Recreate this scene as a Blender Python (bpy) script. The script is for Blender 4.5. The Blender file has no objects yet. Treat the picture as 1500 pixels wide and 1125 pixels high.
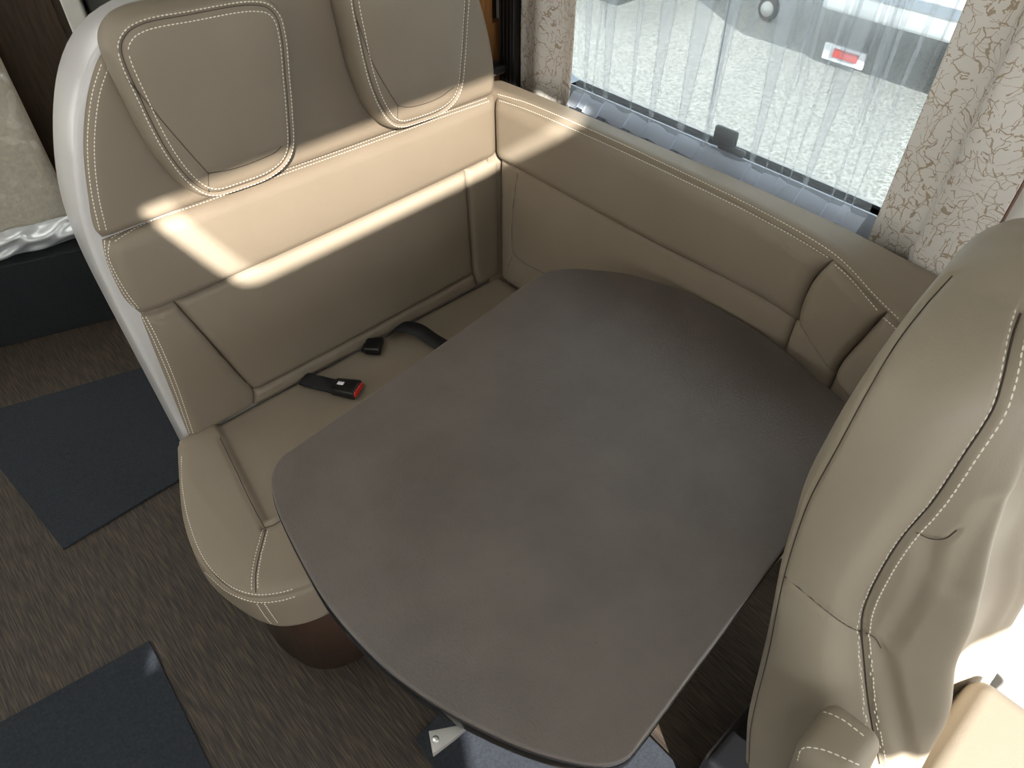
import bpy, bmesh, math, random
import numpy as np
from mathutils import Vector, Matrix
from mathutils.bvhtree import BVHTree

random.seed(4); rng = np.random.default_rng(4)
scene = bpy.context.scene
COL = scene.collection

# ------------------------------------------------------------------ camera
F, PITCH, HEAD, ROLL = 1061.3, math.radians(44.88), math.radians(47.4), math.radians(0.45)
CAM = np.array([0.0, 0.0, 1.67])
FW = np.array([math.cos(PITCH)*math.cos(HEAD), math.cos(PITCH)*math.sin(HEAD), -math.sin(PITCH)])
_rt = np.array([math.sin(HEAD), -math.cos(HEAD), 0.0]); _up = np.cross(_rt, FW)
RT = _rt*math.cos(ROLL) + _up*math.sin(ROLL); UP = -_rt*math.sin(ROLL) + _up*math.cos(ROLL)
cd = bpy.data.cameras.new('camera'); cam = bpy.data.objects.new('camera', cd); COL.objects.link(cam)
cd.sensor_width = 36.0; cd.lens = F/1500*36; cd.clip_start = 0.02; cd.clip_end = 200
mw = Matrix.Identity(4)
for i in range(3):
    mw[i][0], mw[i][1], mw[i][2], mw[i][3] = RT[i], UP[i], -FW[i], CAM[i]
cam.matrix_world = mw
scene.camera = cam

# ------------------------------------------------------------------ world, sun, exposure
scene.view_settings.view_transform = 'Standard'; scene.view_settings.look = 'None'
scene.view_settings.gamma = 1; scene.view_settings.use_curve_mapping = False
scene.view_settings.exposure = 0.75
world = bpy.data.worlds.new('sky'); scene.world = world; world.use_nodes = True
bg = world.node_tree.nodes['Background']; bg.inputs[0].default_value = (0.90, 0.95, 1.0, 1); bg.inputs[1].default_value = 2.6
SUN = np.array([0.55, 1.0, -0.604]); SUN = SUN/np.linalg.norm(SUN)
sl = bpy.data.lights.new('sun', 'SUN'); sl.energy = 13.5; sl.color = (1.0, 0.98, 0.95); sl.angle = math.radians(0.6)
so = bpy.data.objects.new('sun', sl); COL.objects.link(so); so.location = (-1.5, -4, 4)
so.rotation_euler = Vector(SUN).to_track_quat('-Z', 'Y').to_euler()

# ------------------------------------------------------------------ pixel -> point helpers
def ray(x, y): return FW + RT*(x-750)/F - UP*(y-562.5)/F
def PX(x, y, X): d = ray(x, y); return CAM + d*((X-CAM[0])/d[0])
def PY(x, y, Y): d = ray(x, y); return CAM + d*((Y-CAM[1])/d[1])
def PZ(x, y, Z): d = ray(x, y); return CAM + d*((Z-CAM[2])/d[2])

# ------------------------------------------------------------------ object helpers
def tag(o, label=None, cat=None, group=None, kind=None):
    if label: o['label'] = label
    if cat: o['category'] = cat
    if group: o['group'] = group
    if kind: o['kind'] = kind
    return o
def thing(name, label, cat, loc=(0, 0, 0), group=None):
    o = bpy.data.objects.new(name, None); COL.objects.link(o); o.location = loc
    o.empty_display_size = 0.05
    return tag(o, label, cat, group)
def origin(o):
    v = Vector(o.location)
    while o.parent: o = o.parent; v += Vector(o.location)
    return np.array(v)
def obj(name, geo, mat, parent=None, smooth=True, loc=None):
    """geo = (verts in world space, faces); linked as one mesh object"""
    v, f = geo; v = np.asarray(v, float)
    base = origin(parent) if parent else (np.array(loc, float) if loc is not None else np.zeros(3))
    me = bpy.data.meshes.new(name); me.from_pydata((v-base).tolist(), [], [list(map(int, q)) for q in f]); me.validate(); me.update()
    if smooth: me.polygons.foreach_set('use_smooth', [True]*len(me.polygons))
    me.materials.append(mat)
    o = bpy.data.objects.new(name, me); COL.objects.link(o)
    if parent: o.parent = parent
    elif loc is not None: o.location = loc
    return o
def struct(name, geo, mat, smooth=False):
    return tag(obj(name, geo, mat, smooth=smooth), kind='structure')
def join(*gs):
    V, Fc, n = [], [], 0
    for v, f in gs:
        v = np.asarray(v, float); V.append(v); Fc += [[i+n for i in q] for q in f]; n += len(v)
    return np.concatenate(V), Fc
def box(x0, x1, y0, y1, z0, z1):
    v = [(x, y, z) for x in (x0, x1) for y in (y0, y1) for z in (z0, z1)]
    return np.array(v, float), [(0, 1, 3, 2), (4, 6, 7, 5), (0, 4, 5, 1), (2, 3, 7, 6), (0, 2, 6, 4), (1, 5, 7, 3)]
def frombm(bm):
    bm.verts.ensure_lookup_table(); bm.verts.index_update()
    g = np.array([v.co[:] for v in bm.verts]), [[v.index for v in f.verts] for f in bm.faces]
    bm.free(); return g
def rbox(c, s, r, seg=3, rot=None, taper=None):
    bm = bmesh.new(); bmesh.ops.create_cube(bm, size=1)
    for v in bm.verts:
        v.co = Vector((v.co.x*s[0], v.co.y*s[1], v.co.z*s[2]))
        if taper: v.co.x *= 1 + taper*v.co.y/s[1]
    bmesh.ops.bevel(bm, geom=bm.edges[:], offset=r, segments=seg, profile=0.5, affect='EDGES')
    v, f = frombm(bm)
    if rot is not None: v = v @ np.array(rot).T
    return v + np.array(c), f
def cr(P, n, closed=False, keep=False):
    """centripetal-ish catmull-rom resampled to n points, even in arc length"""
    P = np.asarray(P, float)
    if len(P) == 2: return P[0] + (P[1]-P[0])*np.linspace(0, 1, n)[:, None]
    if closed: Q = np.vstack([P[-1], P, P[0], P[1]])
    else: Q = np.vstack([2*P[0]-P[1], P, 2*P[-1]-P[-2]])
    out = []; m = 24
    for i in range(1, len(Q)-2):
        p0, p1, p2, p3 = Q[i-1:i+3]; t = np.linspace(0, 1, m, endpoint=False)[:, None]
        k = [0.0]
        for a, b in ((p0, p1), (p1, p2), (p2, p3)): k.append(k[-1]+max(np.linalg.norm(b-a), 1e-6)**0.5)
        T = k[1] + (k[2]-k[1])*t
        a1 = (k[1]-T)/(k[1]-k[0])*p0+(T-k[0])/(k[1]-k[0])*p1; a2 = (k[2]-T)/(k[2]-k[1])*p1+(T-k[1])/(k[2]-k[1])*p2; a3 = (k[3]-T)/(k[3]-k[2])*p2+(T-k[2])/(k[3]-k[2])*p3
        b1 = (k[2]-T)/(k[2]-k[0])*a1+(T-k[0])/(k[2]-k[0])*a2; b2 = (k[3]-T)/(k[3]-k[1])*a2+(T-k[1])/(k[3]-k[1])*a3
        out.append((k[2]-T)/(k[2]-k[1])*b1+(T-k[1])/(k[2]-k[1])*b2)
    out = np.vstack(out+[Q[-2:-1]] if not closed else out+[out[0][:1]])
    s = np.r_[0, np.cumsum(np.linalg.norm(np.diff(out, axis=0), axis=1))]
    u = np.linspace(0, s[-1], n, endpoint=not closed)
    return np.stack([np.interp(u, s, out[:, j]) for j in range(out.shape[1])], 1)
def lin(P, n):
    P = np.asarray(P, float); s = np.r_[0, np.cumsum(np.linalg.norm(np.diff(P, axis=0), axis=1))]
    u = np.linspace(0, s[-1], n); return np.stack([np.interp(u, s, P[:, j]) for j in range(P.shape[1])], 1)
def tube(P, r, seg=8, cap=True):
    P = np.asarray(P, float); n = len(P); R = np.full(n, r) if np.isscalar(r) else np.asarray(r)
    T = np.gradient(P, axis=0); T /= np.linalg.norm(T, axis=1)[:, None]+1e-12
    a = np.array([0, 0, 1.0]) if abs(T[0][2]) < 0.9 else np.array([1.0, 0, 0])
    N = np.cross(T[0], a); N /= np.linalg.norm(N); V = []
    for i in range(n):
        N = N - T[i]*(N@T[i]); N /= np.linalg.norm(N); B = np.cross(T[i], N)
        for k in range(seg):
            q = 2*math.pi*k/seg; V.append(P[i]+R[i]*(math.cos(q)*N+math.sin(q)*B))
    Fc = [(i*seg+k, i*seg+(k+1) % seg, (i+1)*seg+(k+1) % seg, (i+1)*seg+k) for i in range(n-1) for k in range(seg)]
    if cap: Fc += [list(range(seg))[::-1], [(n-1)*seg+k for k in range(seg)]]
    return np.array(V), Fc
def gridfaces(nu, nv, closed=False, off=0):
    m = nu if closed else nu-1
    return [(off+j*nu+i, off+j*nu+(i+1) % nu, off+(j+1)*nu+(i+1) % nu, off+(j+1)*nu+i) for j in range(nv-1) for i in range(m)]
def gnormals(G):
    du = np.gradient(G, axis=1); dv = np.gradient(G, axis=0); n = np.cross(du, dv)
    return n/(np.linalg.norm(n, axis=2)[:, :, None]+1e-12)
def patch(B0, B1, L, R, out, nu, nv, depth=0.008, r=0.02, puff=0.0, thick=0.03, roll='lrbt', fn=None, ln=cr):
    """Coons patch with rolled edges. B0/B1 run left to right, L/R bottom to top."""
    def pad(n, length):
        k = max(2, int(n*0.16)); e = min(r*1.15/length, 0.3)
        return np.r_[np.linspace(0, e, k, endpoint=False), np.linspace(e, 1-e, n-2*k), np.linspace(1-e, 1, k+1)[1:]]
    ln_u = np.linalg.norm(np.diff(np.array(B0, float), axis=0), axis=1).sum(); ln_v = np.linalg.norm(np.diff(np.array(L, float), axis=0), axis=1).sum()
    u = pad(nu, ln_u); v = pad(nv, ln_v)
    def ev(P, t):
        Q = ln(P, 400); k = np.linspace(0, 1, 400); return np.stack([np.interp(t, k, Q[:, j]) for j in range(3)], 1)
    b0, b1, l, rr = ev(B0, u), ev(B1, u), ev(L, v), ev(R, v)
    U = u[None, :, None]; V = v[:, None, None]
    G = (1-V)*b0[None]+V*b1[None]+(1-U)*l[:, None]+U*rr[:, None]-((1-U)*(1-V)*b0[0]+U*(1-V)*b0[-1]+(1-U)*V*b1[0]+U*V*b1[-1])
    out = np.array(out, float); out /= np.linalg.norm(out)
    N = gnormals(G)
    if (N.reshape(-1, 3)@out).mean() < 0: N = -N; flip = True
    else: flip = False
    N = N*0.5+out*0.5; N /= np.linalg.norm(N, axis=2)[:, :, None]
    su = np.concatenate([np.zeros((nv, 1)), np.cumsum(np.linalg.norm(np.diff(G, axis=1), axis=2), 1)], 1)
    sv = np.concatenate([np.zeros((1, nu)), np.cumsum(np.linalg.norm(np.diff(G, axis=0), axis=2), 0)], 0)
    big = np.full((nv, nu), 9.0)
    D = [su if 'l' in roll else big, su[:, -1:]-su if 'r' in roll else big, sv if 'b' in roll else big, sv[-1:]-sv if 't' in roll else big]
    prof = np.ones((nv, nu))
    for d in D:
        t = np.clip(d/r, 0, 1); prof *= np.sqrt(1-(1-t)**2)
    h = depth*prof + puff*np.sqrt(np.clip(np.sin(math.pi*np.clip(U[..., 0], 0, 1))*np.sin(math.pi*np.clip(V[..., 0], 0, 1)), 0, 1))
    if fn is not None: h = h + fn(G)
    S = G + N*h[..., None]
    Fc = gridfaces(nu, nv)
    if flip: Fc = [q[::-1] for q in Fc]
    V0 = S.reshape(-1, 3)
    ring = [i for i in range(nu)]+[j*nu+nu-1 for j in range(1, nv)]+[(nv-1)*nu+i for i in range(nu-2, -1, -1)]+[j*nu for j in range(nv-2, 0, -1)]
    ring = ring[::1]; n0 = len(V0); m = len(ring)
    V1 = V0[ring]-out*thick
    sk = [(ring[k], n0+k, n0+(k+1) % m, ring[(k+1) % m]) for k in range(m)]
    if flip: sk = [q[::-1] for q in sk]
    back = [list(range(n0, n0+m))]
    if not flip: back = [b[::-1] for b in back]
    return np.vstack([V0, V1]), Fc+sk+back
def ringsolid(O, nrm, prof, centre_dome=0.0, nin=10):
    """O: closed outline (n,3) in a plane with normal nrm (towards the viewer); prof: (inset, height) rings from back to front"""
    O = np.asarray(O, float); n = len(O); nrm = np.array(nrm, float)
    c = O.mean(0); T = np.roll(O, -1, 0)-np.roll(O, 1, 0); T /= np.linalg.norm(T, axis=1)[:, None]
    I = np.cross(nrm, T)
    if ((c-O)*I).sum() < 0: I = -I; flip = True
    else: flip = False
    V = [O+I*a+nrm*h for a, h in prof]
    last, h0 = V[-1], prof[-1][1]
    c2 = last.mean(0)
    for k in range(1, nin):
        t = k/nin; V.append(last*(1-t)+c2*t+nrm*centre_dome*(1-(1-t)**2))
    m = len(V); V = np.vstack(V+[c2[None]+nrm*centre_dome])
    Fc = gridfaces(n, m, closed=True); Fc += [((m-1)*n+k, (m-1)*n+(k+1) % n, m*n) for k in range(n)]
    Fc.append(list(range(n))[::-1])
    if flip: Fc = [q[::-1] for q in Fc]
    return V, Fc
def prism(poly, axis, a0, a1, bevel=0.0, seg=2):
    """polygon (n,2) in the two other axes, extruded along axis"""
    bm = bmesh.new(); idx = [i for i in range(3) if i != axis]
    vs = []
    for p in poly:
        q = [0, 0, 0]; q[idx[0]], q[idx[1]], q[axis] = p[0], p[1], a0; vs.append(bm.verts.new(q))
    f = bm.faces.new(vs); e = bmesh.ops.extrude_face_region(bm, geom=[f])
    d = [0, 0, 0]; d[axis] = a1-a0
    bmesh.ops.translate(bm, vec=d, verts=[x for x in e['geom'] if isinstance(x, bmesh.types.BMVert)])
    bmesh.ops.recalc_face_normals(bm, faces=bm.faces[:])
    if bevel: 
        ed = [x for x in bm.edges if len(x.link_faces) == 2 and x.calc_face_angle(0) > 0.7]
        bmesh.ops.bevel(bm, geom=ed, offset=bevel, segments=seg, profile=0.5, affect='EDGES')
    return frombm(bm)
def holed(outer, holes, axis, a0, a1):
    """slab with holes"""
    bm = bmesh.new(); idx = [i for i in range(3) if i != axis]; loops = []
    for loop in [outer]+holes:
        vs = []
        for p in loop:
            q = [0, 0, 0]; q[idx[0]], q[idx[1]], q[axis] = p[0], p[1], a0; vs.append(bm.verts.new(q))
        loops += [bm.edges.new((vs[i], vs[(i+1) % len(vs)])) for i in range(len(vs))]
    bmesh.ops.triangle_fill(bm, edges=loops, use_beauty=True)
    e = bmesh.ops.extrude_face_region(bm, geom=bm.faces[:])
    d = [0, 0, 0]; d[axis] = a1-a0
    bmesh.ops.translate(bm, vec=d, verts=[x for x in e['geom'] if isinstance(x, bmesh.types.BMVert)])
    bmesh.ops.recalc_face_normals(bm, faces=bm.faces[:])
    return frombm(bm)
def rect(a0, a1, b0, b1, r=0.0, n=6):
    if r <= 0: return [(a0, b0), (a1, b0), (a1, b1), (a0, b1)]
    out = []
    for cx, cy, q in ((a1-r, b0+r, -90), (a1-r, b1-r, 0), (a0+r, b1-r, 90), (a0+r, b0+r, 180)):
        for k in range(n+1):
            t = math.radians(q+90*k/n); out.append((cx+r*math.cos(t), cy+r*math.sin(t)))
    return out

# ---- seams and stitches laid on a finished surface
def bvh_of(o):
    me = o.data; b = origin(o)
    v = np.empty(len(me.vertices)*3); me.vertices.foreach_get('co', v); v = v.reshape(-1, 3)+b
    return BVHTree.FromPolygons([Vector(q) for q in v], [list(p.vertices) for p in me.polygons])
def cast(bv, px, step=4.0, smooth=True):
    L = sum(math.dist(a, b) for a, b in zip(px, px[1:])); n = max(6, int(L/step))
    Q = cr(np.array(px, float), n) if smooth else lin(px, n)
    pts, nm = [], []
    for x, y in Q:
        d = Vector(ray(x, y)).normalized(); h = bv.ray_cast(Vector(CAM), d)
        if h[0] is None: continue
        if h[1].dot(d) > 0: h = (h[0], -h[1])
        pts.append(h[0][:]); nm.append(h[1][:])
    return np.array(pts), np.array(nm)
def carve(o, P, width=0.006, depth=0.003):
    me = o.data; n = len(me.vertices); b = origin(o)
    v = np.empty(n*3); me.vertices.foreach_get('co', v); v = v.reshape(-1, 3)
    N = np.empty(n*3); me.vertices.foreach_get('normal', N); N = N.reshape(-1, 3)
    P = lin(P, max(8, int(np.linalg.norm(np.diff(P, axis=0), axis=1).sum()/0.002)))-b
    lo, hi = P.min(0)-width, P.max(0)+width
    idx = np.where(((v > lo) & (v < hi)).all(1))[0]
    if not len(idx): return
    d = np.full(len(idx), 9.0)
    for k in range(0, len(P), 64):
        d = np.minimum(d, np.linalg.norm(v[idx][:, None]-P[None, k:k+64], axis=2).min(1))
    w = np.clip(1-d/width, 0, 1); w = w**0.8 if width < 0.015 else w*w*(3-2*w); v[idx] -= N[idx]*(depth*w)[:, None]
    me.vertices.foreach_set('co', v.ravel()); me.update()
def seam(o, px, width=0.006, depth=0.003, line=0.0007, name='seam', smooth=True, mat=None, sink=0.75):
    P, N = cast(bvh_of(o), px, smooth=smooth)
    if len(P) < 3: return
    carve(o, P, width, depth)
    if line:
        Nn = np.array([N[max(0, k-3):k+4].mean(0) for k in range(len(N))]); Q = P-Nn*depth*sink
        obj(name, tube(np.array(Q), line, 5), mat or M['seam'], o)
def dashes(P, N, off, bv=None, step=0.0064, length=0.0044, w=0.0011, h=0.0007):
    s = np.r_[0, np.cumsum(np.linalg.norm(np.diff(P, axis=0), axis=1))]
    n = int(s[-1]/step)
    if n < 2: return None
    V, Fc = [], []
    f = lambda A, u: np.stack([np.interp(u, s, A[:, j]) for j in range(3)], 1)
    c = (np.arange(n)+0.5)*step
    A, B, C, NN = f(P, c-length/2), f(P, c+length/2), f(P, c), f(N, c)
    for i in range(n):
        t = B[i]-A[i]; L = np.linalg.norm(t)
        if L < 1e-6: continue
        t /= L; nn = NN[i]-t*(NN[i]@t); nn /= np.linalg.norm(nn)+1e-9; sd = np.cross(nn, t)
        p = C[i]+sd*off
        if bv is not None:
            q = bv.find_nearest(Vector(p), 0.03)
            if q[0] is not None: p = np.array(q[0])
        k = len(V)
        for a, e in ((-0.5, 0.6), (0, 1.0), (0.5, 0.6)):
            for b in (-1, 1):
                V.append(p+t*length*a+sd*w*b*e*0.7-nn*0.0005)
                V.append(p+t*length*a+sd*w*b*e*0.7+nn*h*(1.3 if a == 0 else 0.3))
        for a in (0, 4):
            Fc += [(k+a, k+a+1, k+a+5, k+a+4), (k+a+2, k+a+6, k+a+7, k+a+3), (k+a+1, k+a+3, k+a+7, k+a+5)]
        Fc += [(k, k+2, k+3, k+1), (k+8, k+9, k+11, k+10)]
    return np.array(V), Fc
def stitch(o, px, offs=(0.0,), smooth=True, **kw):
    bv = bvh_of(o); P, N = cast(bv, px, smooth=smooth)
    if len(P) < 4: return
    gs = [g for g in (dashes(P, N, d, bv, **kw) for d in offs) if g]
    if gs: tag(obj('stitching', join(*gs), M['thread'], o, smooth=False), kind='stuff')
def pathstitch(o, P, offs=(0.0,), N=None, **kw):
    bv = bvh_of(o); Q, NN = [], []
    for p in P:
        h = bv.find_nearest(Vector(p)); Q.append(h[0][:]); NN.append(h[1][:])
    gs = [g for g in (dashes(np.array(Q), np.array(NN), d, bv, **kw) for d in offs) if g]
    if gs: tag(obj('stitching', join(*gs), M['thread'], o, smooth=False), kind='stuff')

# ------------------------------------------------------------------ materials
M = {}
def newmat(name):
    m = bpy.data.materials.new(name); m.use_nodes = True; nt = m.node_tree
    return m, nt, nt.nodes['Principled BSDF']
def N_(nt, t, **kw):
    n = nt.nodes.new(t)
    for k, v in kw.items(): setattr(n, k, v)
    return n
def plain(key, col, rough=0.5, metal=0.0, spec=0.5, noise=0.0, nscale=60, bump=0.0, bscale=400, coat=0.0, stretch=None):
    m, nt, b = newmat(key); b.inputs['Base Color'].default_value = (*col, 1); b.inputs['Roughness'].default_value = rough
    b.inputs['Metallic'].default_value = metal; b.inputs['Specular IOR Level'].default_value = spec
    b.inputs['Coat Weight'].default_value = coat
    tc = N_(nt, 'ShaderNodeTexCoord'); vec = tc.outputs['Object']
    if stretch:
        mp = N_(nt, 'ShaderNodeMapping'); mp.inputs['Scale'].default_value = stretch; nt.links.new(vec, mp.inputs[0]); vec = mp.outputs[0]
    if noise:
        t = N_(nt, 'ShaderNodeTexNoise'); t.inputs['Scale'].default_value = nscale; t.inputs['Detail'].default_value = 5; nt.links.new(vec, t.inputs[0])
        r = N_(nt, 'ShaderNodeValToRGB'); r.color_ramp.elements[0].position = 0.3; r.color_ramp.elements[1].position = 0.7
        r.color_ramp.elements[0].color = (*[c*(1-noise) for c in col], 1); r.color_ramp.elements[1].color = (*[min(1, c*(1+noise)) for c in col], 1)
        nt.links.new(t.outputs[0], r.inputs[0]); nt.links.new(r.outputs[0], b.inputs['Base Color'])
    if bump:
        t = N_(nt, 'ShaderNodeTexNoise'); t.inputs['Scale'].default_value = bscale; t.inputs['Detail'].default_value = 3; nt.links.new(vec, t.inputs[0])
        bp = N_(nt, 'ShaderNodeBump'); bp.inputs['Strength'].default_value = bump; bp.inputs['Distance'].default_value = 0.002
        nt.links.new(t.outputs[0], bp.inputs['Height']); nt.links.new(bp.outputs[0], b.inputs['Normal'])
    M[key] = m; return m
LEATHER = (0.229, 0.186, 0.138)
plain('leather', LEATHER, 0.58, spec=0.3, noise=0.03, nscale=9, bump=0.12, bscale=520)
plain('leather_cab', (0.27, 0.228, 0.172), 0.52, spec=0.35, noise=0.03, nscale=9, bump=0.12, bscale=420)
plain('thread', (0.78, 0.72, 0.60), 0.7)
plain('seam', (0.05, 0.038, 0.026), 0.8)
plain('white_shell', (0.52, 0.50, 0.485), 0.22, spec=0.5)
plain('black_plastic', (0.008, 0.008, 0.009), 0.35)
plain('black_web', (0.007, 0.007, 0.008), 0.75, bump=0.3, bscale=600)
plain('red', (0.55, 0.02, 0.012), 0.35)
plain('white_label', (0.75, 0.77, 0.8), 0.5)
plain('metal', (0.55, 0.54, 0.52), 0.3, metal=1.0)
plain('grey_metal', (0.30, 0.29, 0.27), 0.45, metal=0.4)
plain('plinth_wood', (0.055, 0.028, 0.017), 0.5, noise=0.2, nscale=12, stretch=(3, 3, 30))
plain('oak', (0.36, 0.165, 0.055), 0.45, noise=0.25, nscale=14, stretch=(8, 8, 0.7))
plain('dark_wood', (0.050, 0.030, 0.016), 0.5, noise=0.4, nscale=14, stretch=(8, 8, 0.7))
plain('mat_carpet', (0.019, 0.023, 0.030), 0.95, noise=0.3, nscale=180, bump=0.6, bscale=700)
plain('riser', (0.012, 0.014, 0.017), 0.95, noise=0.3, nscale=150, bump=0.5, bscale=600)
plain('wall_white', (0.78, 0.76, 0.71), 0.5)
plain('ceiling', (0.80, 0.79, 0.75), 0.6)
plain('grey_green', (0.085, 0.092, 0.082), 0.5)
plain('frame_blue', (0.42, 0.47, 0.55), 0.4)
plain('trim_brown', (0.14, 0.062, 0.028), 0.5)
plain('beige_pad', (0.74, 0.66, 0.52), 0.6, noise=0.12, nscale=70, bump=1.0, bscale=110)
plain('caravan', (0.78, 0.80, 0.82), 0.3)
plain('caravan_band', (0.25, 0.28, 0.32), 0.4)
plain('tyre', (0.02, 0.02, 0.02), 0.8)
plain('hub', (0.6, 0.6, 0.58), 0.4)
plain('cream_shell', (0.80, 0.77, 0.68), 0.4)
def tablemat():
    m, nt, b = newmat('table_laminate'); tc = N_(nt, 'ShaderNodeTexCoord')
    t = N_(nt, 'ShaderNodeTexNoise'); t.inputs['Scale'].default_value = 7; t.inputs['Detail'].default_value = 6; t.inputs['Roughness'].default_value = 0.6
    nt.links.new(tc.outputs['Object'], t.inputs[0])
    r = N_(nt, 'ShaderNodeValToRGB'); e = r.color_ramp.elements
    e[0].position = 0.35; e[0].color = (0.092, 0.076, 0.067, 1); e[1].position = 0.68; e[1].color = (0.120, 0.100, 0.089, 1)
    nt.links.new(t.outputs[0], r.inputs[0])
    s = N_(nt, 'ShaderNodeTexVoronoi'); s.inputs['Scale'].default_value = 75; nt.links.new(tc.outputs['Object'], s.inputs[0])
    n2 = N_(nt, 'ShaderNodeTexNoise'); n2.inputs['Scale'].default_value = 30; nt.links.new(tc.outputs['Object'], n2.inputs[0])
    lt = N_(nt, 'ShaderNodeMath', operation='LESS_THAN'); lt.inputs[1].default_value = 0.075; nt.links.new(s.outputs['Distance'], lt.inputs[0])
    gt = N_(nt, 'ShaderNodeMath', operation='GREATER_THAN'); gt.inputs[1].default_value = 0.56; nt.links.new(n2.outputs[0], gt.inputs[0])
    mu = N_(nt, 'ShaderNodeMath', operation='MULTIPLY'); nt.links.new(lt.outputs[0], mu.inputs[0]); nt.links.new(gt.outputs[0], mu.inputs[1])
    mu2 = N_(nt, 'ShaderNodeMath', operation='MULTIPLY'); mu2.inputs[1].default_value = 0.5; nt.links.new(mu.outputs[0], mu2.inputs[0])
    mx = N_(nt, 'ShaderNodeMixRGB'); mx.inputs[2].default_value = (0.028, 0.024, 0.023, 1); nt.links.new(r.outputs[0], mx.inputs[1]); nt.links.new(mu2.outputs[0], mx.inputs[0])
    nt.links.new(mx.outputs[0], b.inputs['Base Color']); b.inputs['Roughness'].default_value = 0.42; b.inputs['Specular IOR Level'].default_value = 0.45
    f = N_(nt, 'ShaderNodeTexNoise'); f.inputs['Scale'].default_value = 260; f.inputs['Detail'].default_value = 4; nt.links.new(tc.outputs['Object'], f.inputs[0])
    bp = N_(nt, 'ShaderNodeBump'); bp.inputs['Strength'].default_value = 0.35; bp.inputs['Distance'].default_value = 0.002
    nt.links.new(f.outputs[0], bp.inputs['Height']); nt.links.new(bp.outputs[0], b.inputs['Normal'])
    M['table'] = m
tablemat()
def floormat():
    m, nt, b = newmat('woven_vinyl'); tc = N_(nt, 'ShaderNodeTexCoord')
    mp = N_(nt, 'ShaderNodeMapping'); mp.inputs['Rotation'].default_value = (0, 0, math.radians(6)); mp.inputs['Scale'].default_value = (330, 14, 1); nt.links.new(tc.outputs['Object'], mp.inputs[0])
    t = N_(nt, 'ShaderNodeTexNoise'); t.inputs['Scale'].default_value = 1; t.inputs['Detail'].default_value = 2; nt.links.new(mp.outputs[0], t.inputs[0])
    r = N_(nt, 'ShaderNodeValToRGB'); e = r.color_ramp.elements
    e[0].position = 0.36; e[0].color = (0.017, 0.012, 0.008, 1); e[1].position = 0.70; e[1].color = (0.085, 0.060, 0.037, 1)
    x = r.color_ramp.elements.new(0.5); x.color = (0.038, 0.027, 0.018, 1)
    nt.links.new(t.outputs[0], r.inputs[0]); nt.links.new(r.outputs[0], b.inputs['Base Color']); b.inputs['Roughness'].default_value = 0.6
    bp = N_(nt, 'ShaderNodeBump'); bp.inputs['Strength'].default_value = 0.5; bp.inputs['Distance'].default_value = 0.002
    nt.links.new(t.outputs[0], bp.inputs['Height']); nt.links.new(bp.outputs[0], b.inputs['Normal'])
    M['floor'] = m
floormat()
def curtainmat():
    m, nt, b = newmat('printed_cloth'); tc = N_(nt, 'ShaderNodeTexCoord')
    nz = N_(nt, 'ShaderNodeTexNoise'); nz.inputs['Scale'].default_value = 14; nz.inputs['Detail'].default_value = 4; nt.links.new(tc.outputs['UV'], nz.inputs[0])
    ad = N_(nt, 'ShaderNodeMixRGB'); ad.inputs[0].default_value = 0.07; nt.links.new(tc.outputs['UV'], ad.inputs[1]); nt.links.new(nz.outputs['Color'], ad.inputs[2])
    outs = []
    for sc, rot, th in (((54, 26, 1), 0.5, 0.024), ((32, 62, 1), -0.7, 0.018)):
        mp = N_(nt, 'ShaderNodeMapping'); mp.inputs['Scale'].default_value = sc; mp.inputs['Rotation'].default_value = (0, 0, rot); nt.links.new(ad.outputs[0], mp.inputs[0])
        v = N_(nt, 'ShaderNodeTexVoronoi', feature='DISTANCE_TO_EDGE'); v.inputs['Scale'].default_value = 1; nt.links.new(mp.outputs[0], v.inputs[0])
        lt = N_(nt, 'ShaderNodeMath', operation='LESS_THAN'); lt.inputs[1].default_value = th; nt.links.new(v.outputs[0], lt.inputs[0]); outs.append(lt)
    br = N_(nt, 'ShaderNodeTexNoise'); br.inputs['Scale'].default_value = 55; br.inputs['Detail'].default_value = 3; nt.links.new(tc.outputs['UV'], br.inputs[0])
    gt = N_(nt, 'ShaderNodeMath', operation='GREATER_THAN'); gt.inputs[1].default_value = 0.44; nt.links.new(br.outputs[0], gt.inputs[0])
    mx = N_(nt, 'ShaderNodeMath', operation='MAXIMUM'); nt.links.new(outs[0].outputs[0], mx.inputs[0]); nt.links.new(outs[1].outputs[0], mx.inputs[1])
    mu = N_(nt, 'ShaderNodeMath', operation='MULTIPLY'); nt.links.new(mx.outputs[0], mu.inputs[0]); nt.links.new(gt.outputs[0], mu.inputs[1])
    c = N_(nt, 'ShaderNodeMixRGB'); c.inputs[1].default_value = (0.80, 0.755, 0.70, 1); c.inputs[2].default_value = (0.48, 0.38, 0.28, 1); nt.links.new(mu.outputs[0], c.inputs[0])
    nt.links.new(c.outputs[0], b.inputs['Base Color']); b.inputs['Roughness'].default_value = 0.8
    tr = N_(nt, 'ShaderNodeBsdfTranslucent'); nt.links.new(c.outputs[0], tr.inputs[0])
    ms = N_(nt, 'ShaderNodeMixShader'); ms.inputs[0].default_value = 0.22; nt.links.new(b.outputs[0], ms.inputs[1]); nt.links.new(tr.outputs[0], ms.inputs[2])
    nt.links.new(ms.outputs[0], nt.nodes['Material Output'].inputs[0]); M['curtain'] = m
curtainmat()
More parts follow.
